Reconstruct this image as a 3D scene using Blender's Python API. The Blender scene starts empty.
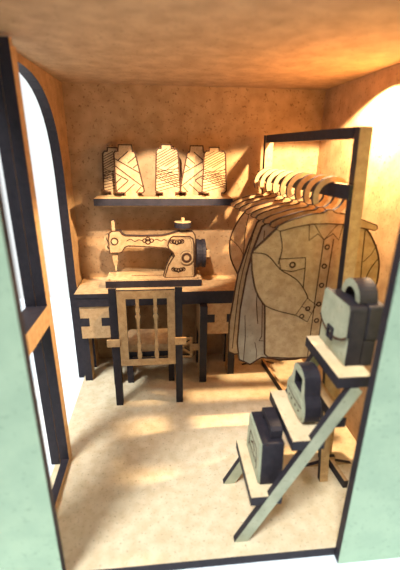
import bpy, bmesh, math, random
from mathutils import Vector
random.seed(7)
S = bpy.context.scene
COL = S.collection
PI = math.pi

# ------------------------------------------------------------------ materials
def srgb(r, g, b):
    f = lambda c: c / 12.92 if c <= .04045 else ((c + .055) / 1.055) ** 2.4
    return (f(r / 255), f(g / 255), f(b / 255), 1)

def board_mat(name, c1, c2, speck, scale=14., amount=.55, rough=.75, bump=.12, stretch=(1, 1, 1)):
    m = bpy.data.materials.new(name); m.use_nodes = True
    nt = m.node_tree; N = nt.nodes; L = nt.links
    bs = N['Principled BSDF']; bs.inputs['Roughness'].default_value = rough
    bs.inputs['Specular IOR Level'].default_value = .25
    tc = N.new('ShaderNodeTexCoord'); mp = N.new('ShaderNodeMapping')
    mp.inputs['Scale'].default_value = stretch
    L.new(tc.outputs['Object'], mp.inputs['Vector'])
    n1 = N.new('ShaderNodeTexNoise'); n1.inputs['Scale'].default_value = scale; n1.inputs['Detail'].default_value = 6
    n2 = N.new('ShaderNodeTexNoise'); n2.inputs['Scale'].default_value = scale * 5; n2.inputs['Detail'].default_value = 3
    L.new(mp.outputs[0], n1.inputs['Vector']); L.new(mp.outputs[0], n2.inputs['Vector'])
    r1 = N.new('ShaderNodeValToRGB'); r1.color_ramp.elements[0].position = .35; r1.color_ramp.elements[1].position = .65
    r1.color_ramp.elements[0].color = c2; r1.color_ramp.elements[1].color = c1
    L.new(n1.outputs['Fac'], r1.inputs['Fac'])
    r2 = N.new('ShaderNodeValToRGB'); r2.color_ramp.elements[0].position = .60; r2.color_ramp.elements[1].position = .72
    r2.color_ramp.elements[0].color = (0, 0, 0, 1); r2.color_ramp.elements[1].color = (amount,) * 3 + (1,)
    L.new(n2.outputs['Fac'], r2.inputs['Fac'])
    mx = N.new('ShaderNodeMixRGB'); mx.inputs['Color2'].default_value = speck
    L.new(r2.outputs['Color'], mx.inputs['Fac']); L.new(r1.outputs['Color'], mx.inputs['Color1'])
    L.new(mx.outputs['Color'], bs.inputs['Base Color'])
    bp = N.new('ShaderNodeBump'); bp.inputs['Strength'].default_value = bump; bp.inputs['Distance'].default_value = .01
    L.new(n2.outputs['Fac'], bp.inputs['Height']); L.new(bp.outputs['Normal'], bs.inputs['Normal'])
    return m

MDF = board_mat('fibreboard', srgb(198, 162, 118), srgb(178, 140, 98), srgb(104, 72, 46), scale=30, amount=.6)
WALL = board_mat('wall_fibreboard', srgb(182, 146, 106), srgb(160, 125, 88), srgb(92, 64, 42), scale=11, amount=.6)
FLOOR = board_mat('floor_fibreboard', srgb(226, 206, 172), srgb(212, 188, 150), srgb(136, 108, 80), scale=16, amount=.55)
CHAR = board_mat('charred_edge', srgb(46, 40, 46), srgb(36, 32, 38), srgb(68, 56, 56), scale=30, amount=.5, rough=.6)
BURN = board_mat('burnt_line', srgb(84, 54, 34), srgb(70, 44, 28), srgb(54, 34, 24), scale=30)
COOL_LIT_MINT = board_mat('cool_lit_mint_board', srgb(176, 198, 168), srgb(165, 188, 160), srgb(136, 160, 134), scale=9, amount=.5)  # tan fibreboard with the green cast of cool front light painted in
COOL_LIT_SAGE = board_mat('cool_lit_sage_board', srgb(178, 178, 150), srgb(158, 160, 134), srgb(104, 102, 86), scale=12, amount=.55)  # bag faces and stringers: cool light on tan board, put into the colour
CREAM = board_mat('cream_board', srgb(232, 206, 166), srgb(220, 190, 148), srgb(176, 140, 104), scale=10, amount=.4)
GREY = board_mat('grey_board', srgb(176, 160, 136), srgb(156, 140, 118), srgb(120, 104, 90), scale=14)
WHITE = board_mat('white_table', srgb(240, 243, 246), srgb(236, 240, 244), srgb(228, 232, 238), scale=3, amount=.2, bump=0)
STD = [MDF, CHAR, BURN]

# ------------------------------------------------------------------ mesh helpers
def P3(axis, p, t):
    if axis == 'Y': return Vector((p[0], t, p[1]))
    if axis == 'X': return Vector((t, p[0], p[1]))
    return Vector((p[0], p[1], t))

class MB:
    def __init__(s): s.bm = bmesh.new()
    def face(s, vs, m):
        try:
            f = s.bm.faces.new(vs); f.material_index = m; return f
        except ValueError: return None
    def board(s, pts, axis, a, b, cap=0, side=1, caps=None):
        A = [s.bm.verts.new(P3(axis, p, a)) for p in pts]; B = [s.bm.verts.new(P3(axis, p, b)) for p in pts]
        n = len(pts); ca = caps or (cap, cap)
        s.face(A[::-1], ca[0]); s.face(B, ca[1])
        for i in range(n): s.face([A[i], A[(i + 1) % n], B[(i + 1) % n], B[i]], side)
        return s
    def ring(s, out, inn, axis, a, b, cap=0, side=1, closed=True):
        V = [[s.bm.verts.new(P3(axis, p, t)) for p in L] for t in (a, b) for L in (out, inn)]
        oa, ia, ob, ib = V; n = len(out)
        for i in range(n if closed else n - 1):
            j = (i + 1) % n
            s.face([oa[i], oa[j], ia[j], ia[i]], cap); s.face([ob[i], ob[j], ib[j], ib[i]], cap)
            s.face([oa[i], oa[j], ob[j], ob[i]], side); s.face([ia[i], ia[j], ib[j], ib[i]], side)
        if not closed:
            for i in (0, n - 1): s.face([oa[i], ia[i], ib[i], ob[i]], side)
        return s
    def box(s, x0, x1, y0, y1, z0, z1, mx=1, my=0, mz=0):
        v = [s.bm.verts.new((x, y, z)) for x in (x0, x1) for y in (y0, y1) for z in (z0, z1)]
        for idx, m in (((0, 1, 3, 2), mx), ((4, 6, 7, 5), mx), ((0, 4, 5, 1), my), ((2, 3, 7, 6), my), ((0, 2, 6, 4), mz), ((1, 5, 7, 3), mz)):
            s.face([v[i] for i in idx], m)
        return s
    def disc(s, c, r, axis, a, b, cap=0, side=1, n=20):
        return s.board([(c[0] + r * math.cos(2 * PI * i / n), c[1] + r * math.sin(2 * PI * i / n)) for i in range(n)], axis, a, b, cap, side)
    def line(s, pts, axis, at, d, w=.006, h=.0016, m=2, closed=False):
        """a burnt line: one thin mitred ribbon on a board's face"""
        pts = [Vector(p) for p in pts]; n = len(pts); Lf, Rt = [], []
        for i in range(n):
            p = pts[i]
            a = pts[i - 1] if (i > 0 or closed) else None
            b = pts[(i + 1) % n] if (i < n - 1 or closed) else None
            t = Vector((0, 0))
            if a is not None: t += (p - a).normalized()
            if b is not None: t += (b - p).normalized()
            if t.length < 1e-6: t = (b or p) - p if b is not None else p - a
            t.normalize(); nn = Vector((-t.y, t.x)) * w * .38
            Lf.append(p + nn); Rt.append(p - nn)
        lo, hi = at - d * .0005, at + d * h
        s.ring(Lf, Rt, axis, lo, hi, m, m, closed=closed)
        return s
    def dot(s, c, r, axis, at, d, m=2):
        o = [(c[0] + r * math.cos(2 * PI * i / 14), c[1] + r * math.sin(2 * PI * i / 14)) for i in range(14)]
        return s.line(o, axis, at, d, w=r * .8, closed=True, m=m)
    def build(s, name, mats=STD, parent=None, bevel=0, smooth=False):
        if parent is not None:
            off = parent.matrix_world.translation if parent.type != 'EMPTY' else parent.location
            p = parent; off = Vector((0, 0, 0))
            while p is not None: off += p.location; p = p.parent
            bmesh.ops.translate(s.bm, verts=s.bm.verts, vec=-off)
        bmesh.ops.recalc_face_normals(s.bm, faces=s.bm.faces)
        me = bpy.data.meshes.new(name); s.bm.to_mesh(me); s.bm.free()
        for m in mats: me.materials.append(m)
        o = bpy.data.objects.new(name, me); COL.objects.link(o)
        if parent is not None: o.parent = parent
        if bevel:
            bv = o.modifiers.new('bevel', 'BEVEL'); bv.width = bevel; bv.segments = 2; bv.limit_method = 'ANGLE'
        if smooth:
            for f in me.polygons: f.use_smooth = True
        return o

def tag(o, label=None, cat=None, group=None, kind=None):
    if label: o['label'] = label
    if cat: o['category'] = cat
    if group: o['group'] = group
    if kind: o['kind'] = kind
    return o

def thing(name, label, cat, loc=(0, 0, 0), group=None):
    o = bpy.data.objects.new(name, None); COL.objects.link(o); o.location = loc; o.empty_display_size = .1
    return tag(o, label, cat, group)

def copy_tree(o, parent=None):
    c = o.copy(); COL.objects.link(c)
    if parent is not None: c.parent = parent
    for ch in list(o.children): copy_tree(ch, c)
    return c

def smooth_path(pts, k=6, closed=False):
    """Catmull-Rom through the given points"""
    out = []; n = len(pts); P = [Vector(p) for p in pts]
    rng = range(n) if closed else range(n - 1)
    for i in rng:
        g = (lambda j: P[j % n]) if closed else (lambda j: P[max(0, min(n - 1, j))])
        p0, p1, p2, p3 = g(i - 1), g(i), g(i + 1), g(i + 2)
        for q in range(k):
            t = q / k
            out.append(.5 * ((2 * p1) + (p2 - p0) * t + (2 * p0 - 5 * p1 + 4 * p2 - p3) * t * t + (3 * p1 - p0 - 3 * p2 + p3) * t ** 3))
    if not closed: out.append(P[-1])
    return [(p.x, p.y) for p in out]

def rounded(x0, x1, z0, z1, r, n=5):
    o = []
    for cx, cz, a in ((x1 - r, z0 + r, -90), (x1 - r, z1 - r, 0), (x0 + r, z1 - r, 90), (x0 + r, z0 + r, 180)):
        for i in range(n + 1):
            t = math.radians(a + 90 * i / n); o.append((cx + r * math.cos(t), cz + r * math.sin(t)))
    return o

def clip(p, q, poly):
    """clip a segment to a convex counter-clockwise polygon"""
    t0, t1 = 0., 1.; d = (q[0] - p[0], q[1] - p[1]); n = len(poly)
    for i in range(n):
        a, b = poly[i], poly[(i + 1) % n]; e = (b[0] - a[0], b[1] - a[1])
        num = e[0] * (p[1] - a[1]) - e[1] * (p[0] - a[0]); den = e[0] * d[1] - e[1] * d[0]
        if abs(den) < 1e-9:
            if num < 0: return None
            continue
        t = -num / den
        if den > 0: t0 = max(t0, t)
        else: t1 = min(t1, t)
    if t1 - t0 < .02: return None
    return [(p[0] + d[0] * t, p[1] + d[1] * t) for t in (t0, t1)]

# ------------------------------------------------------------------ the setting
XL, XR, YF, YB, ZC = -.65, 1.17, 1.10, 2.83, 2.11
def struct(o): o['kind'] = 'structure'; return o

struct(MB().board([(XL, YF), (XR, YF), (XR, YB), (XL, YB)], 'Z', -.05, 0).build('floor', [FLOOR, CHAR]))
struct(MB().board([(XL - .06, YF), (XR + .06, YF), (XR + .06, YB + .06), (XL - .06, YB + .06)], 'Z', ZC, ZC + .06).build('ceiling', [WALL, CHAR]))
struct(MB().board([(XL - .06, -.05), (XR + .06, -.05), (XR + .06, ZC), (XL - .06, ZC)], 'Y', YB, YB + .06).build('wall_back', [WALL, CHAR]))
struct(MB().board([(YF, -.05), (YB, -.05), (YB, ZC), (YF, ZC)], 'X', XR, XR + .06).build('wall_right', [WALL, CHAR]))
arch = []
yc, aa, zs, bb, nn = 1.89, .74, 1.30, .775, 3.2
for i in range(25):
    t = PI * i / 24; c, s_ = math.cos(t), math.sin(t)
    arch.append((yc - aa * math.copysign(abs(c) ** (2 / nn), c), zs + bb * abs(s_) ** (2 / nn)))
wl = [(YF, -.05), (yc - aa, -.05)] + arch + [(yc + aa, -.05), (YB, -.05), (YB, ZC), (YF, ZC)]
struct(MB().board(wl, 'X', XL - .06, XL).build('wall_left', [WALL, CHAR]))
# the window's timber: two upright layers and a crossbar
w = struct(MB().box(-.668, -.6185, 1.695, 1.725, 0, zs + bb + .02, 0, 1, 0).build('window_1', [MDF, CHAR, BURN]))
m = MB().box(-.6165, -.567, 1.695, 1.725, 0, zs + bb + .02, 0, 1, 0); m.build('mullion', STD, w)
m = MB().box(-.664, -.567, YF + .06, 1.695, .885, .985, 0, 0, 1); m.build('transom', STD, w)
m = MB().box(-.664, -.567, 1.725, 1.755, 0, zs + bb, 0, 1, 0); m.build('glazing_bar', STD, w)
m = MB().box(-.607, -.567, YF + .06, 1.695, 0, .035, 0, 1, 1); m.build('sill_rail', [MDF, CHAR, BURN], w)
# front panels either side of the open front; cool light's green is in their colour
struct(MB().board([(-.80, -.05), (-.445, -.05), (-.445, ZC + .06), (-.80, ZC + .06)], 'Y', YF - .04, YF).build('trim_1', [COOL_LIT_MINT, CHAR]))
struct(MB().board([(.75, -.05), (1.30, -.05), (1.30, ZC + .06), (.75, ZC + .06)], 'Y', YF - .04, YF).build('trim_2', [COOL_LIT_MINT, CHAR]))
struct(MB().board([(-2.2, -1.0), (3.2, -1.0), (3.2, 4.4), (-2.2, 4.4)], 'Z', -.11, -.05).build('ground', [WHITE, WHITE]))

# ------------------------------------------------------------------ desk
DT = .74
d = thing('desk', 'wooden sewing desk with charred legs carrying the sewing machine', 'desk', (-.03, 2.65, 0))
MB().board([(-.635, 2.47), (.57, 2.47), (.57, YB), (-.635, YB)], 'Z', DT - .03, DT).build('desktop', STD, d)
MB().box(-.625, .56, 2.475, 2.50, DT - .10, DT - .03, 1, 1, 1).build('apron', STD, d)
def desk_leg(x0, yf, tx0, tx1):
    m = MB()
    pts = [(yf, 0), (yf + .09, 0), (yf + .11, .36), (2.68, .36), (2.70, 0), (2.80, 0), (2.80, DT - .031), (yf + .075, DT - .031), (yf + .075, DT - .102), (yf, DT - .102)]
    m.board(pts, 'X', x0, x0 + .055, 0, 1)
    return m.build('leg', STD, d)
desk_leg(-.63, 2.512, 0, 0); desk_leg(-.40, 2.44, 0, 0); desk_leg(.25, 2.42, 0, 0); desk_leg(.485, 2.512, 0, 0)
def joint_panel(x0, x1, yf):
    z0, z1, zm, hh, dp = .385, .636, .515, .033, .062
    pts = [(x0, z0), (x1, z0), (x1, zm - hh), (x1 - dp, zm - hh), (x1 - dp, zm + hh), (x1, zm + hh), (x1, z1), (x0, z1), (x0, zm + hh), (x0 + dp, zm + hh), (x0 + dp, zm - hh), (x0, zm - hh)]
    o = MB().board(pts, 'Y', yf, yf + .02).build('drawer_front', STD, d)
    for a, b in ((x0 + .002, x0 + dp), (x1 - dp, x1 - .002)):
        MB().box(a, b, yf + .002, yf + .03, zm - hh, zm + hh, 1, 1, 1).build('tenon', STD, o)
joint_panel(-.612, -.402, 2.482); joint_panel(.306, .52, 2.482)
# latticed stretcher between the two inner legs
lx0, lx1, lz0, lz1 = -.21, .205, .165, .345
m = MB(); b = .022
m.ring([(lx0, lz0), (lx1, lz0), (lx1, lz1), (lx0, lz1)], [(lx0 + b, lz0 + b), (lx1 - b, lz0 + b), (lx1 - b, lz1 - b), (lx0 + b, lz1 - b)], 'Y', 2.52, 2.54)
m.build('lattice_frame', STD, d)
cells = 4; cw = (lx1 - lx0) / cells
for i in range(cells):
    a = lx0 + i * cw; zc_ = (lz0 + lz1) / 2
    mm = MB()
    if i: mm.box(a - .011, a + .011, 2.521, 2.539, lz0 + b, lz1 - b, 1, 0, 1)
    q0, q1 = (a + .011, a + cw - .011)
    mm.board([(q0, zc_ - .011), (q1, lz0 + b), (q1, lz0 + b + .025), (q0 + .02, zc_), (q1, lz1 - b - .025), (q1, lz1 - b), (q0, zc_ + .011)], 'Y', 2.521, 2.539)
    mm.build('lattice_bar', STD, d)
for a, c in ((-.345, lx0), (lx1, .25)):
    MB().box(a, c, 2.52, 2.54, .225, .285, 1, 0, 1).build('stretcher_tab', STD, d)

# ------------------------------------------------------------------ chair
c = thing('slat_back_chair', 'wooden chair with dark posts and slatted back pushed up to the desk', 'chair', (-.12, 2.35, 0))
for x0 in (-.357, .064):
    pts = [(2.19, 0), (2.235, 0), (2.245, .45), (2.24, .865), (2.205, .872), (2.195, .45)]
    MB().board(pts, 'X', x0, x0 + .047, 1, 1).build('rear_post', STD, c)
fx0, fx1, fz0, fz1 = -.305, .062, .318, .862
m = MB()
m.ring([(fx0, fz0), (fx1, fz0), (fx1, fz1), (fx0, fz1)], [(fx0 + .055, fz0 + .05), (fx1 - .05, fz0 + .05), (fx1 - .05, fz1 - .055), (fx0 + .055, fz1 - .055)], 'Y', 2.192, 2.214)
back = m.build('backrest', STD, c)
for bx in (-.178, -.064):
    prof = [(.011, fz0 + .05), (.016, .40), (.010, .44), (.013, .47), (.009, .50), (.010, .66), (.019, .685), (.010, .70), (.016, .735), (.010, .75), (.012, fz1 - .055)]
    MB().board([(bx + u, z) for u, z in prof] + [(bx - u, z) for u, z in prof[::-1]], 'Y', 2.194, 2.212).build('baluster', STD, back)
for x0, x1 in ((-.385, fx0 + .004), (fx1 - .004, .135)):
    MB().box(x0, x1, 2.176, 2.19, .475, .525, 1, 0, 0).build('side_tab', STD, back)
MB().board([(-.30, 2.235), (.06, 2.235), (.06, 2.50), (-.30, 2.50)], 'Z', .36, .40).build('seat', STD, c)
MB().board(rounded(-.275, .035, 2.25, 2.485, .03), 'Z', .40, .445, 0, 0).build('seat_pad', STD, c)
for x0 in (-.30, .015):
    MB().board([(2.455, 0), (2.49, 0), (2.495, .36), (2.45, .36)], 'X', x0, x0 + .045, 1, 1).build('front_leg', STD, c)
    MB().box(x0 + .012, x0 + .032, 2.24, 2.452, .30, .355, 1, 1, 0).build('side_rail', STD, c)

# ------------------------------------------------------------------ sewing machine
ZM = DT + .054
s = thing('sewing_machine', 'wooden toy sewing machine with a dark handwheel standing on the desk', 'sewing machine', (-.07, 2.70, DT))
m = MB().board([(-.43, 2.578), (.275, 2.578), (.275, 2.80), (-.43, 2.80)], 'Z', DT, ZM)
m.line([(-.25, 2.70), (-.15, 2.69), (-.10, 2.70), (-.05, 2.69), (.02, 2.70)], 'Z', ZM, 1, .010)
m.line([(-.415, 2.595), (.26, 2.595)], 'Z', ZM, 1, .004)
for px in (-.405, .25): m.dot((px, 2.61), .006, 'Z', ZM, 1)
m.build('bed', STD, s)
body = [(-.328, .311), (-.317, .365), (-.30, .380), (-.244, .382), (-.228, .355), (-.205, .343), (-.10, .338), (.06, .340), (.110, .352), (.149, .366), (.18, .376), (.283, .371), (.300, .345), (.304, .30), (.306, 0), (.06, 0), (.085, .10), (.13, .195), (.118, .222), (.085, .240), (0, .250), (-.119, .258), (-.19, .262), (-.215, .25), (-.235, .215), (-.255, .206), (-.325, .206)]
BY = 2.66
bd = [(x - .07, z * .925 + ZM) for x, z in body]
m = MB().board(bd, 'Y', BY, BY + .05)
T = lambda pts: [(x - .07, z * .925 + ZM) for x, z in pts]
m.line(bd, 'Y', BY, -1, .012, closed=True)
m.line(T(smooth_path([(-.20, .30), (-.17, .315), (-.14, .298), (-.11, .31), (-.08, .30)])), 'Y', BY, -1, .007)
m.line(T(smooth_path([(-.01, .30), (.02, .312), (.05, .298), (.07, .31), (.09, .302)])), 'Y', BY, -1, .007)
for q in ((-.07, .303, .013), (-.045, .293, .017), (-.045, .315, .014), (-.018, .303, .013)): m.dot(T([q[:2]])[0], q[2], 'Y', BY, -1)
m.dot(T([(-.285, .30)])[0], .022, 'Y', BY, -1)
arm = m.build('arm', STD, s)
m = MB().disc(T([(-.285, .30)])[0], .019, 'Y', BY - .012, BY, 0, 1); m.build('face_screw', STD, arm)
front = [(.107, .305), (.122, .330), (.14, .341), (.262, .337), (.282, .320), (.289, .283), (.293, .002), (.072, .002), (.10, .105), (.145, .185), (.137, .21), (.105, .245), (.10, .27)]
m = MB().board(T(front), 'Y', BY - .028, BY)
m.line(T(front), 'Y', BY - .028, -1, .014, closed=True)
FY = BY - .028
for cx, cz in ((.165, .285), (.175, .055)):
    for k in range(5):
        u = (k - 2) * .019; m.dot(T([(cx + u, cz + .008 - abs(k - 2) * -.004)])[0], .013, 'Y', FY, -1)
    m.line(T([(cx - .05, cz + .026), (cx, cz - .012), (cx + .05, cz + .026)]), 'Y', FY, -1, .010)
m.line(T([(.13, .318), (.262, .324), (.275, .28), (.28, .02)]), 'Y', FY, -1, .004)
pl = m.build('front_plate', STD, s)
m = MB().disc(T([(.235, .17)])[0], .050, 'Y', FY - .014, FY); m.dot(T([(.235, .17)])[0], .030, 'Y', FY - .014, -1)
m.build('dial', STD, pl)
m = MB().board(T([(-.308, .206), (-.27, .206), (-.27, .14), (-.280, .10), (-.283, .055), (-.295, .055), (-.297, .10), (-.308, .14)]), 'Y', BY + .01, BY + .035); m.build('needle_bar', STD, s)
m = MB().board(T([(-.30, .378), (-.277, .378), (-.277, .45), (-.283, .462), (-.295, .462), (-.30, .45)]), 'Y', BY + .01, BY + .04); m.build('thread_post', STD, s)
m = MB().ring([(-.40 + .030 * math.cos(t), ZM + .292 + .036 * math.sin(t)) for t in [PI * .5 + PI * i / 8 for i in range(9)]],
              [(-.40 + .014 * math.cos(t), ZM + .292 + .020 * math.sin(t)) for t in [PI * .5 + PI * i / 8 for i in range(9)]], 'Y', BY + .01, BY + .04, closed=False)
m.build('take_up_lever', STD, s)
m = MB().ring([(-.40 + .026 * math.cos(t), ZM + .236 + .03 * math.sin(t)) for t in [PI * .5 + PI * i / 8 for i in range(9)]],
              [(-.40 + .012 * math.cos(t), ZM + .236 + .016 * math.sin(t)) for t in [PI * .5 + PI * i / 8 for i in range(9)]], 'Y', BY + .005, BY + .035, closed=False)
m.build('tension_hook', STD, s)
# handwheel: layered dark discs on the right end
wz = ZM + .172
m = MB().disc((BY + .03, wz), .108, 'X', .240, .262, 1, 1, 28); hw = m.build('handwheel', STD, s)
for a, r in ((.2625, .102), (.285, .108)):
    MB().disc((BY + .03, wz), r, 'X', a, a + .022, 1, 1, 28).build('wheel_layer', STD, hw)
MB().box(.307, .335, BY - .05, BY - .02, wz - .01, wz + .04, 1, 0, 0).build('crank_knob', STD, hw)
# thread reel on its pin
m = MB().box(.12, .165, BY + .005, BY + .045, ZM + .344, ZM + .372, 0, 0, 0); sp = m.build('reel_stem', STD, s)
m = MB().disc((.142, BY + .025), .062, 'Z', ZM + .372, ZM + .412, 0, 1, 22); rl = m.build('thread_reel', STD, s)
MB().disc((.142, BY + .025), .012, 'Z', ZM + .412, ZM + .442, 0, 0, 10).build('reel_pin', STD, rl)

# ------------------------------------------------------------------ wall shelf and spools
SZ = 1.382
sh = thing('wall_shelf', 'narrow dark-edged shelf on the back wall under the thread spools', 'shelf', (.01, 2.72, SZ - .05))
MB().board([(-.468, 2.60), (.49, 2.60), (.49, YB), (-.468, YB)], 'Z', SZ - .048, SZ).build('shelf_board', STD, sh)
MB().box(-.44, .46, 2.79, YB, SZ - .085, SZ - .048, 1, 0, 1).build('shelf_batten', STD, sh)

def spool(kind, x, y, label, mirror=False, scale=1., rz=0):
    o = thing('thread_spool', label, 'spool', (x, y, SZ), 'thread spools on the wall shelf')
    mi = -1 if mirror else 1
    th = .022; fy = y - th / 2
    W = lambda pts: [(x + mi * u, SZ + z * scale) for u, z in pts]
    m = MB()
    if kind == 'chevron':
        body = [(-.095, .042), (-.085, .030), (.09, .030), (.10, .045), (.048, .292), (.038, .304), (-.085, .304), (-.095, .292)]
        full = [(-.035, .030), (-.035, 0), (.055, 0), (.055, .030)] + body[2:6] + [(.030, .304), (.026, .345), (-.062, .345), (-.066, .304)] + body[6:] + body[:2]
        segs = [((-.12, .2724), (.13, .131)), ((-.12, .231), (.13, .042)), ((-.12, .177), (-.006, .113)), ((-.073, .244), (.005, .308)), ((-.006, .227), (.06, .279)), ((.03, .197), (.08, .235)),
                ((-.11, .080), (-.055, .130)), ((-.11, .026), (-.010, .109)), ((-.04, .026), (.034, .090)), ((.038, .026), (.078, .070))]
        wl_ = .0085
    else:
        body = [(-.085, .045), (-.07, .030), (.075, .030), (.09, .045), (.075, .295), (.062, .312), (-.06, .312), (-.073, .295)]
        full = [(-.035, .030), (-.035, 0), (.055, 0), (.055, .030)] + body[2:6] + [(.030, .312), (.028, .336), (-.038, .336), (-.040, .312)] + body[6:] + body[:2]
        segs = []
        for k in range(9): segs.append(((-.10, .235 + k * .017 - .06), (.10, .30 + k * .017 - .02)) if k < 6 else ((-.02, .14 + (k - 6) * .03), (.10, .21 + (k - 6) * .03)))
        for k in range(6): segs.append(((-.1, .20 - k * .012), (.1, .135 - k * .016)))
        for k in range(7): segs.append(((-.1, .03 + k * .022), (.1, .085 + k * .018)))
        wl_ = .0058
    m.board(W(full), 'Y', fy, fy + th)
    for p, q in segs:
        r = clip(p, q, body)
        if r: m.line(W(r), 'Y', fy, -1, wl_)
    bo = body + [body[0]]
    m.line(W([(u, z) for u, z in full]), 'Y', fy, -1, .014, closed=True)
    m.build('thread_body', STD, o)
    MB().box(x - .06, x + .06, y - .04, fy - .001, SZ, SZ + .008, 1, 0, 0).build('spool_foot', STD, o)
    return o
spool('chevron', -.228, 2.700, 'spool with crossed wide bands, before a hatched one at the left end of the shelf')
spool('hatched', -.335, 2.775, 'hatched spool half hidden behind the banded spool at the left end of the shelf', scale=.97)
spool('hatched', .036, 2.700, 'golden densely hatched spool in the middle of the shelf', scale=1.04)
spool('chevron', .058, 2.775, 'spool of which only a sliver shows behind the middle hatched spool', scale=.98)
spool('chevron', .225, 2.745, 'banded cone spool partly covered by the hatched spool at the right end of the shelf', mirror=True)
spool('hatched', .365, 2.690, 'densely hatched spool at the right end of the shelf in front of a banded cone')

# ------------------------------------------------------------------ clothes rack
def rx(y): return .842 - (y - 1.58) * .098
k = thing('clothes_rack', 'tall dark-edged clothes rack holding hangers along the right wall', 'clothes rack', (.82, 2.1, 0))
for y in (1.575, 2.655):
    x = rx(y)
    lean = .065 if y < 2 else .03
    MB().board([(x - .025 + lean, 0), (x + .03 + lean, 0), (x + .03, 1.80), (x - .025, 1.80)], 'Y', y, y + .05).build('upright', STD, k)
    xx = x + lean + .007
    MB().board([(xx - .14, 0), (xx - .025, .03), (xx - .025, .06), (xx + .035, .06), (xx + .035, .03), (xx + .14, 0), (xx + .14, -.0), (xx + .10, 0), (xx, .0)][:6], 'Y', y - .022, y - .001).build('foot', STD, k)
def bar(name, x0, y0, x1, y1, z0, z1, t):
    m = MB(); v = []
    for (x, y) in ((x0, y0), (x1, y1)):
        for dx in (0, t):
            for z in (z0, z1): v.append(m.bm.verts.new((x + dx, y, z)))
    for idx, mt in (((0, 1, 5, 4), 1), ((2, 6, 7, 3), 1), ((0, 4, 6, 2), 0), ((1, 3, 7, 5), 0), ((0, 2, 3, 1), 1), ((4, 5, 7, 6), 1)):
        m.face([v[i] for i in idx], mt)
    return m.build(name, STD, k)
bar('top_bar', rx(1.625) - .022, 1.626, rx(2.655) - .022, 2.654, 1.752, 1.80, .03)
bar('hanger_rail', rx(1.56) - .045, 1.556, rx(2.72) - .045, 2.72, 1.502, 1.5665, .018)
bar('base_rail', .93, 1.40, rx(2.72) + .06, 2.72, .0, .05, .022)

# ------------------------------------------------------------------ hangers
RC = 1.501
def hanger(y, label):
    x = rx(y) - .036
    o = thing('clothes_hanger', label, 'hanger', (x, y, RC), 'wooden hangers along the rack rail')
    n = 22; a0, a1 = math.radians(-100), math.radians(205)
    out = [(x + .092 * math.cos(a0 + (a1 - a0) * i / n), RC + .092 * math.sin(a0 + (a1 - a0) * i / n)) for i in range(n + 1)][::-1]
    inn = [(x + .0665 * math.cos(a0 + (a1 - a0) * i / n), RC + .0665 * math.sin(a0 + (a1 - a0) * i / n)) for i in range(n + 1)][::-1]
    MB().ring(out, inn, 'Y', y - .0135, y + .0115, closed=False).build('hook', STD, o)
    up = smooth_path([(-.245, -.150), (-.20, -.128), (-.10, -.098), (-.028, -.088), (-.012, -.074)], 4) + smooth_path([(.012, -.074), (.032, -.088), (.10, -.100), (.20, -.132), (.25, -.150)], 4)
    lo = [(.256, -.168), (.245, -.176), (.16, -.160), (.08, -.145), (0, -.140), (-.08, -.142), (-.16, -.155), (-.235, -.175), (-.252, -.168)]
    m = MB().board([(x + u, RC + z + .012) for u, z in up + lo], 'Y', y - .012, y + .012)
    m.line([(x + u, RC + z + .012) for u, z in up + lo], 'Y', y - .012, -1, .006, closed=True)
    m.build('shoulder_bar', STD, o)
    return o
HY = [1.715, 1.805, 1.90, 2.01, 2.10, 2.21, 2.32, 2.43, 2.54]
HL = ['nearest wooden hanger on the rail, beside the front upright, holding the pocket shirt',
      'empty wooden hanger second from the front upright of the rack',
      'third wooden hanger from the front upright, holding the long grey coat',
      'fourth wooden hanger from the front upright, holding the narrow dark-edged jacket',
      'fifth and middle wooden hanger counted from the front upright of the rack',
      'sixth wooden hanger from the front upright, fourth from the back wall',
      'seventh wooden hanger from the front upright, holding the golden jacket',
      'eighth wooden hanger from the front upright, last but one towards the back wall',
      'last wooden hanger on the rail, nearest the back wall, arm showing left of the coats']
for y, l in zip(HY, HL): hanger(y, l)

# ------------------------------------------------------------------ clothes
ST = .020
def garment(name, label, cat, y, xc, outline, mats=STD):
    o = thing(name, label, cat, (xc, y, 1.37), 'shirts and coats on the rack')
    yf = y + .0125
    m = MB().board([(xc + u, z) for u, z in outline], 'Y', yf, yf + ST)
    m.line([(xc + u, z) for u, z in outline], 'Y', yf, -1, .012, closed=True)
    L = lambda pts, w=.006, closed=False: m.line([(xc + u, z) for u, z in pts], 'Y', yf, -1, w, closed=closed)
    D = lambda p, r=.011: m.dot((xc + p[0], p[1]), r, 'Y', yf, -1)
    return o, m, L, D, yf
# the pocket shirt in front
left = [(-.06, 1.372), (-.16, 1.374), (-.222, 1.352), (-.28, 1.292), (-.338, 1.236), (-.345, 1.215)] + smooth_path([(-.338, 1.14), (-.318, 1.048), (-.29, .985), (-.257, .94)], 3)
ol = left + [(-.250, .85), (-.237, .65), (-.215, .628), (-.10, .616), (.10, .616), (.22, .626), (.25, .65), (.262, .85), (.275, .93)] + smooth_path([(.275, .93), (.31, .985), (.335, 1.032), (.338, 1.10), (.326, 1.182), (.285, 1.27), (.235, 1.335), (.174, 1.372), (.10, 1.374)], 3)[1:]
o, m, L, D, yf = garment('shirt', 'front button shirt with a flap pocket and its left sleeve folded across the body', 'shirt', HY[0], .775, ol)
L(smooth_path([(-.340, 1.226), (-.265, 1.213), (-.192, 1.138), (-.136, 1.104), (-.09, 1.071), (-.047, 1.014), (-.028, .975)]))
L(smooth_path([(-.257, .94), (-.189, .909), (-.087, .880)]))
L([(-.031, .975), (.022, .937), (-.016, .838), (-.085, .880)], closed=True)
L([(-.058, .93), (-.03, .918), (.0, .888)], .004)
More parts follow.
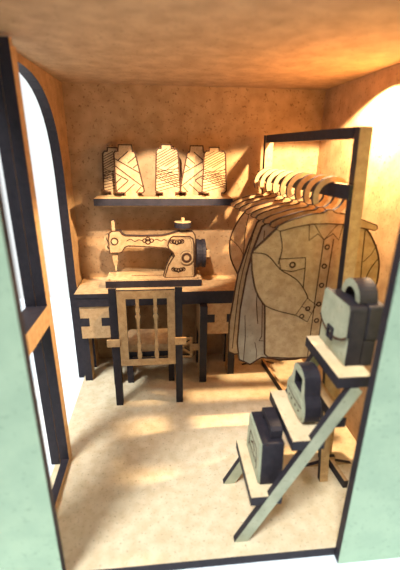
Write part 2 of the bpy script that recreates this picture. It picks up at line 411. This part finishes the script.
L([(-.188, 1.135), (-.176, 1.128)]); L([(-.062, 1.14), (-.060, 1.035)])
L([(-.202, 1.192), (-.066, 1.197), (-.062, 1.142), (-.13, 1.124), (-.190, 1.136)], closed=True)
L(smooth_path([(-.215, 1.35), (-.192, 1.25), (-.205, 1.165)]))
L([(-.066, 1.368), (-.058, 1.285), (-.017, 1.318), (.018, 1.288), (.062, 1.318), (.095, 1.285), (.108, 1.368)])
L([(-.045, 1.372), (.018, 1.288), (.085, 1.372)], .004)
L([(.018, 1.288), (.013, 1.012), (.010, .618)]); L([(.068, 1.292), (.062, 1.011), (.060, .618)])
L(smooth_path([(.225, 1.345), (.236, 1.18), (.252, 1.03), (.275, .935)])); L(smooth_path([(.325, 1.19), (.288, 1.128), (.262, 1.04)]))
L(smooth_path([(.30, 1.26), (.28, 1.21), (.243, 1.17)]), .004)
for b_ in ((.040, 1.25), (.038, 1.15), (.037, 1.046), (.036, .94), (.035, .844), (.034, .734), (.034, .66)): D(b_)
D((-.13, 1.160), .013); D((-.022, .915), .011); D((-.050, .872), .011)
m.build('shirt_front', STD, o)
# the long coat behind it
half = [(-.06, 1.372), (-.15, 1.374), (-.22, 1.32), (-.262, 1.19), (-.29, 1.05), (-.315, .84), (-.322, .62), (-.305, .505), (-.27, .488), (-.235, .468), (-.19, .50), (-.165, .515), (-.05, .49)]
ol = half + [(-u, z) for u, z in half[::-1]]
o, m, L, D, yf = garment('coat', 'long pale grey coat with fold lines hanging directly behind the pocket shirt', 'coat', HY[2], .745, ol)
L(smooth_path([(-.205, 1.30), (-.21, 1.1), (-.222, .90), (-.205, .745)])); L([(-.285, .80), (-.275, .66), (-.278, .49)], .005); L([(-.19, .92), (-.175, .66), (-.19, .63), (-.125, .625)])
L([(-.215, .62), (-.20, .56), (-.20, .50)], .005); L([(0, 1.36), (.0, .50)])
m.build('coat_front', [GREY, CHAR, BURN], o)
half = [(-.06, 1.372), (-.15, 1.374), (-.21, 1.32), (-.255, 1.19), (-.305, 1.02), (-.345, .70), (-.342, .50), (-.30, .478), (-.15, .50)]
ol = half + [(-u, z) for u, z in half[::-1]]
o, m, L, D, yf = garment('jacket', 'tapered jacket showing only a narrow slice left of the grey coat', 'jacket', HY[3], .735, ol)
L(smooth_path([(-.23, 1.25), (-.29, .95), (-.318, .52)])); L([(0, 1.36), (0, .5)])
m.build('jacket_front', STD, o)
half = smooth_path([(-.06, 1.372), (-.14, 1.372), (-.205, 1.318), (-.262, 1.22), (-.285, 1.13), (-.272, 1.02), (-.215, .90)], 3) + [(-.21, .70), (-.05, .69)]
ol = half + [(-u, z) for u, z in half[::-1]]
o, m, L, D, yf = garment('jacket', 'golden lit jacket with a bent sleeve, farthest garment towards the shelf', 'jacket', HY[6], .715, ol)
L(smooth_path([(-.16, 1.36), (-.185, 1.2), (-.19, 1.05), (-.215, .90)])); L(smooth_path([(-.28, 1.16), (-.22, 1.10), (-.19, 1.05)]), .005); L([(0, 1.37), (0, .7)])
m.build('jacket_front', STD, o)

# ------------------------------------------------------------------ stepped display stand
e = thing('stepped_display_stand', 'slanted three step wooden stand carrying the three bags', 'display stand', (.55, 1.33, 0))
SX = (.357, .515, .668); SZT = (.270, .568, .871)
NY, FY_ = 1.165, 1.51
for x, z in zip(SX, SZT):
    MB().board([(x, NY), (x + .14, NY), (x + .14, FY_), (x, FY_)], 'Z', z - .05, z, 0, 1).build('step', [CREAM, CHAR], e)
sl = (SZT[2] - SZT[0]) / (SX[2] - SX[0])
def stringer(y0, y1):
    def at(z, off): return .53 + (z - .333) / 1.90 + off
    zt = .80
    return MB().board([(at(0, -.062), 0), (at(0, 0), 0), (at(zt, 0), zt), (at(zt + .02, -.03), zt + .02), (at(zt + .02, -.062), zt + .02)], 'Y', y0, y1).build('stringer', [COOL_LIT_SAGE, CHAR], e)
stringer(NY - .002, NY + .028); stringer(FY_ - .03, FY_ + .0)
for y in (FY_ - .062,):
    MB().board([(.82, 0), (.865, 0), (.80, .80), (.75, .80)], 'Y', y, y + .03).build('back_leg', [MDF, CHAR], e)
MB().box(.70, .75, NY + .03, FY_ - .032, .60, .65, 1, 1, 0).build('cross_rail', [MDF, CHAR], e)

# ------------------------------------------------------------------ bags
BM = [COOL_LIT_SAGE, CHAR, BURN]
# top: flap satchel
b = thing('satchel', 'flap satchel in cool-light tint with a clasp on the top step', 'bag', (.78, 1.365, SZT[2]), 'bags on the step stand')
z0 = SZT[2]; y0, y1 = 1.24, 1.495
def YZ(pts): return [(y0 + u * (y1 - y0), z0 + v * .91) for u, v in pts]
trap = YZ([(0, 0), (1, 0), (1, .04), (.90, .272), (.86, .285), (.05, .285), (.02, .272), (-.0, .15)])
m = MB().board(trap, 'X', .724, .792, 0, 1)
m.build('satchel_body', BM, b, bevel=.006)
flap = YZ([(-.02, .145), (.12, .118), (.32, .098), (.5, .092), (.68, .098), (.86, .118), (.965, .145), (.915, .278), (.87, .292), (.04, .292), (.0, .278)])
m = MB().board(flap, 'X', .712, .7235, 0, 1)
m.line(flap[:7], 'X', .712, -1, .014)
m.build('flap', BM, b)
ck = YZ([(.40, .072), (.60, .072), (.60, .135), (.40, .135)])
cki = YZ([(.45, .086), (.55, .086), (.55, .12), (.45, .12)])
m = MB().ring(ck, cki, 'X', .704, .7118, 0, 0); m.build('clasp', [CHAR], b)
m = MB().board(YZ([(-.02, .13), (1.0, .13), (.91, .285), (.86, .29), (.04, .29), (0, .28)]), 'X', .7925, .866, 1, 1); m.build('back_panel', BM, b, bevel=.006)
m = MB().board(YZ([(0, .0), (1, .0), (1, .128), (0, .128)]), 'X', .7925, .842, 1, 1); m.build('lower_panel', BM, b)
hc = (1.352, z0 + .264)
ho = [(hc[0] + .078 * math.cos(PI * i / 14), hc[1] + (.078 if 0 < i < 14 else 0) * math.sin(PI * i / 14)) for i in range(15)]
hi = [(hc[0] + .044 * math.cos(PI * i / 14), hc[1] + .044 * math.sin(PI * i / 14)) for i in range(15)]
MB().ring(ho, hi, 'X', .765, .842, 0, 1, closed=False).build('handle', BM, b)

# middle: rounded handbag with a cut-out grip
b = thing('handbag', 'rounded handbag with a cut-out grip on the middle step', 'bag', (.62, 1.37, SZT[1]), 'bags on the step stand')
z0 = SZT[1]
prof = [(1.240 + (y - 1.232) * .935, z * .90) for y, z in smooth_path([(1.255, .012), (1.36, .0), (1.455, .012), (1.483, .05), (1.478, .11), (1.445, .150), (1.428, .19), (1.415, .245), (1.375, .268), (1.325, .268), (1.285, .245), (1.27, .195), (1.262, .155), (1.238, .11), (1.232, .05)], 3, closed=True)]
zm_ = min(z for y, z in prof); prof = [(y, z - zm_) for y, z in prof]
n = len(prof); hcy, hcz = 1.350, .166
inn = []
for (yy, zz) in prof:
    a = math.atan2((zz - hcz) * 1.0, (yy - hcy)); r = 1 / max(abs(math.cos(a)) / .042, abs(math.sin(a)) / .036) ** 1
    inn.append((hcy + r * math.cos(a), hcz + r * math.sin(a)))
m = MB().ring([(y, z + z0) for y, z in prof], [(y, z + z0) for y, z in inn], 'X', .585, .660, 0, 1)
bodyo = m.build('handbag_body', BM, b, bevel=.005)
m = MB()
pan = smooth_path([(1.275, .018), (1.36, .012), (1.435, .020), (1.452, .05), (1.446, .085), (1.42, .108), (1.36, .108), (1.285, .106), (1.262, .085), (1.258, .05)], 3, closed=True)
m.board([(y, z + z0) for y, z in pan], 'X', .580, .5848, 0, 0)
m.line([(y, z + z0) for y, z in [(1.268, .078), (1.36, .068), (1.44, .078)]], 'X', .580, -1, .005)
for yy in (1.30, 1.34, 1.39, 1.42): m.dot((yy, z0 + .045), .005, 'X', .580, -1)
m.build('front_pocket', BM, b)

# lower: boxy handbag with a block handle
b = thing('handbag', 'boxy handbag with a dark block handle on the lowest step', 'bag', (.46, 1.37, SZT[0]), 'bags on the step stand')
z0 = SZT[0]
m = MB().board([(1.225, z0), (1.475, z0), (1.458, z0 + .222), (1.238, z0 + .222)], 'X', .408, .512, 0, 1)
m.build('handbag_body', BM, b, bevel=.006)
m = MB().board([(1.232, z0 + .006), (1.468, z0 + .006), (1.452, z0 + .216), (1.244, z0 + .216)], 'X', .401, .4078, 0, 0)
m.line([(1.275, z0 + .05), (1.29, z0 + .15), (1.41, z0 + .15), (1.425, z0 + .05)], 'X', .401, -1, .007)
m.line([(1.32, z0 + .105), (1.35, z0 + .13), (1.385, z0 + .105)], 'X', .401, -1, .014)
m.line([(1.285, z0 + .075), (1.415, z0 + .075)], 'X', .401, -1, .007)
m.build('front_panel', BM, b)
hc0, hc1, hb = 1.268, 1.430, z0 + .222
MB().ring([(hc0, hb), (hc0, hb + .042), (hc0 + .015, hb + .055), (hc1 - .015, hb + .055), (hc1, hb + .042), (hc1, hb)],
          [(hc0 + .028, hb), (hc0 + .028, hb + .02), (hc0 + .035, hb + .028), (hc1 - .035, hb + .028), (hc1 - .028, hb + .02), (hc1 - .028, hb)], 'X', .455, .508, 1, 1, closed=False).build('handle', BM, b)

# ------------------------------------------------------------------ light
def lamp(name, typ, loc, energy, color, aim=None, **kw):
    l = bpy.data.lights.new(name, typ); l.energy = energy; l.color = color
    for a, v in kw.items(): setattr(l, a, v)
    o = bpy.data.objects.new(name, l); COL.objects.link(o); o.location = loc
    if aim is not None: o.rotation_euler = (Vector(aim) - Vector(loc)).to_track_quat('-Z', 'Y').to_euler()
    return o
WARM = (1.0, .66, .30)
lamp('shelf_spot', 'SPOT', (-.04, 1.85, 2.06), 160, (1, .86, .68), (.0, 2.74, 1.22), spot_size=math.radians(48), spot_blend=.3, shadow_soft_size=.02)
lamp('rack_lamp', 'SPOT', (1.00, 1.97, 2.06), 280, (1, .73, .42), (1.00, 1.97, 0), spot_size=math.radians(142), spot_blend=.12, shadow_soft_size=.02)
sun = lamp('daylight', 'SUN', (-2, -2, 4), 4.3, (.86, .95, 1.0), angle=math.radians(14))
sun.rotation_euler = Vector((.27, .40, -.87)).to_track_quat('-Z', 'Y').to_euler()
W = bpy.data.worlds.new('World'); S.world = W; W.use_nodes = True
WN = W.node_tree.nodes; WL = W.node_tree.links; bg = WN['Background']
tc = WN.new('ShaderNodeTexCoord'); sx = WN.new('ShaderNodeSeparateXYZ'); WL.new(tc.outputs['Generated'], sx.inputs[0])
mr = WN.new('ShaderNodeMapRange'); mr.interpolation_type = 'SMOOTHSTEP'      # bright white studio on the window side, dimmer towards the viewer's end
for k_, v_ in (('From Min', -.75), ('From Max', -.1), ('To Min', .25), ('To Max', 1.05)): mr.inputs[k_].default_value = v_
WL.new(sx.outputs['Y'], mr.inputs['Value']); WL.new(mr.outputs['Result'], bg.inputs['Strength'])
bg.inputs['Color'].default_value = (.96, 1.0, 1.0, 1)

# ------------------------------------------------------------------ camera
cam = bpy.data.cameras.new('Camera'); co = bpy.data.objects.new('Camera', cam); COL.objects.link(co); S.camera = co
F = 368.; th = math.atan(135 / F); ya = math.atan(40 * math.cos(th) / F); ro = math.radians(.7)
fw = Vector((math.sin(ya) * math.cos(th), math.cos(ya) * math.cos(th), -math.sin(th)))
rt = Vector((math.cos(ya), -math.sin(ya), 0)); dn = fw.cross(rt)
R = rt * math.cos(ro) - dn * math.sin(ro); Dn = rt * math.sin(ro) + dn * math.cos(ro)
from mathutils import Matrix
M = Matrix((R, -Dn, -fw)).transposed().to_4x4(); M.translation = (0, 0, 1.7)
co.matrix_world = M
cam.sensor_width = 36; cam.sensor_fit = 'AUTO'; cam.lens = 36 * F / 570; cam.clip_start = .01
cam.dof.use_dof = True; cam.dof.focus_distance = 2.45; cam.dof.aperture_fstop = .85

vs = S.view_settings; vs.view_transform = 'Standard'; vs.look = 'None'; vs.gamma = 1; vs.use_curve_mapping = False; vs.exposure = 0
S.display_settings.display_device = 'sRGB'
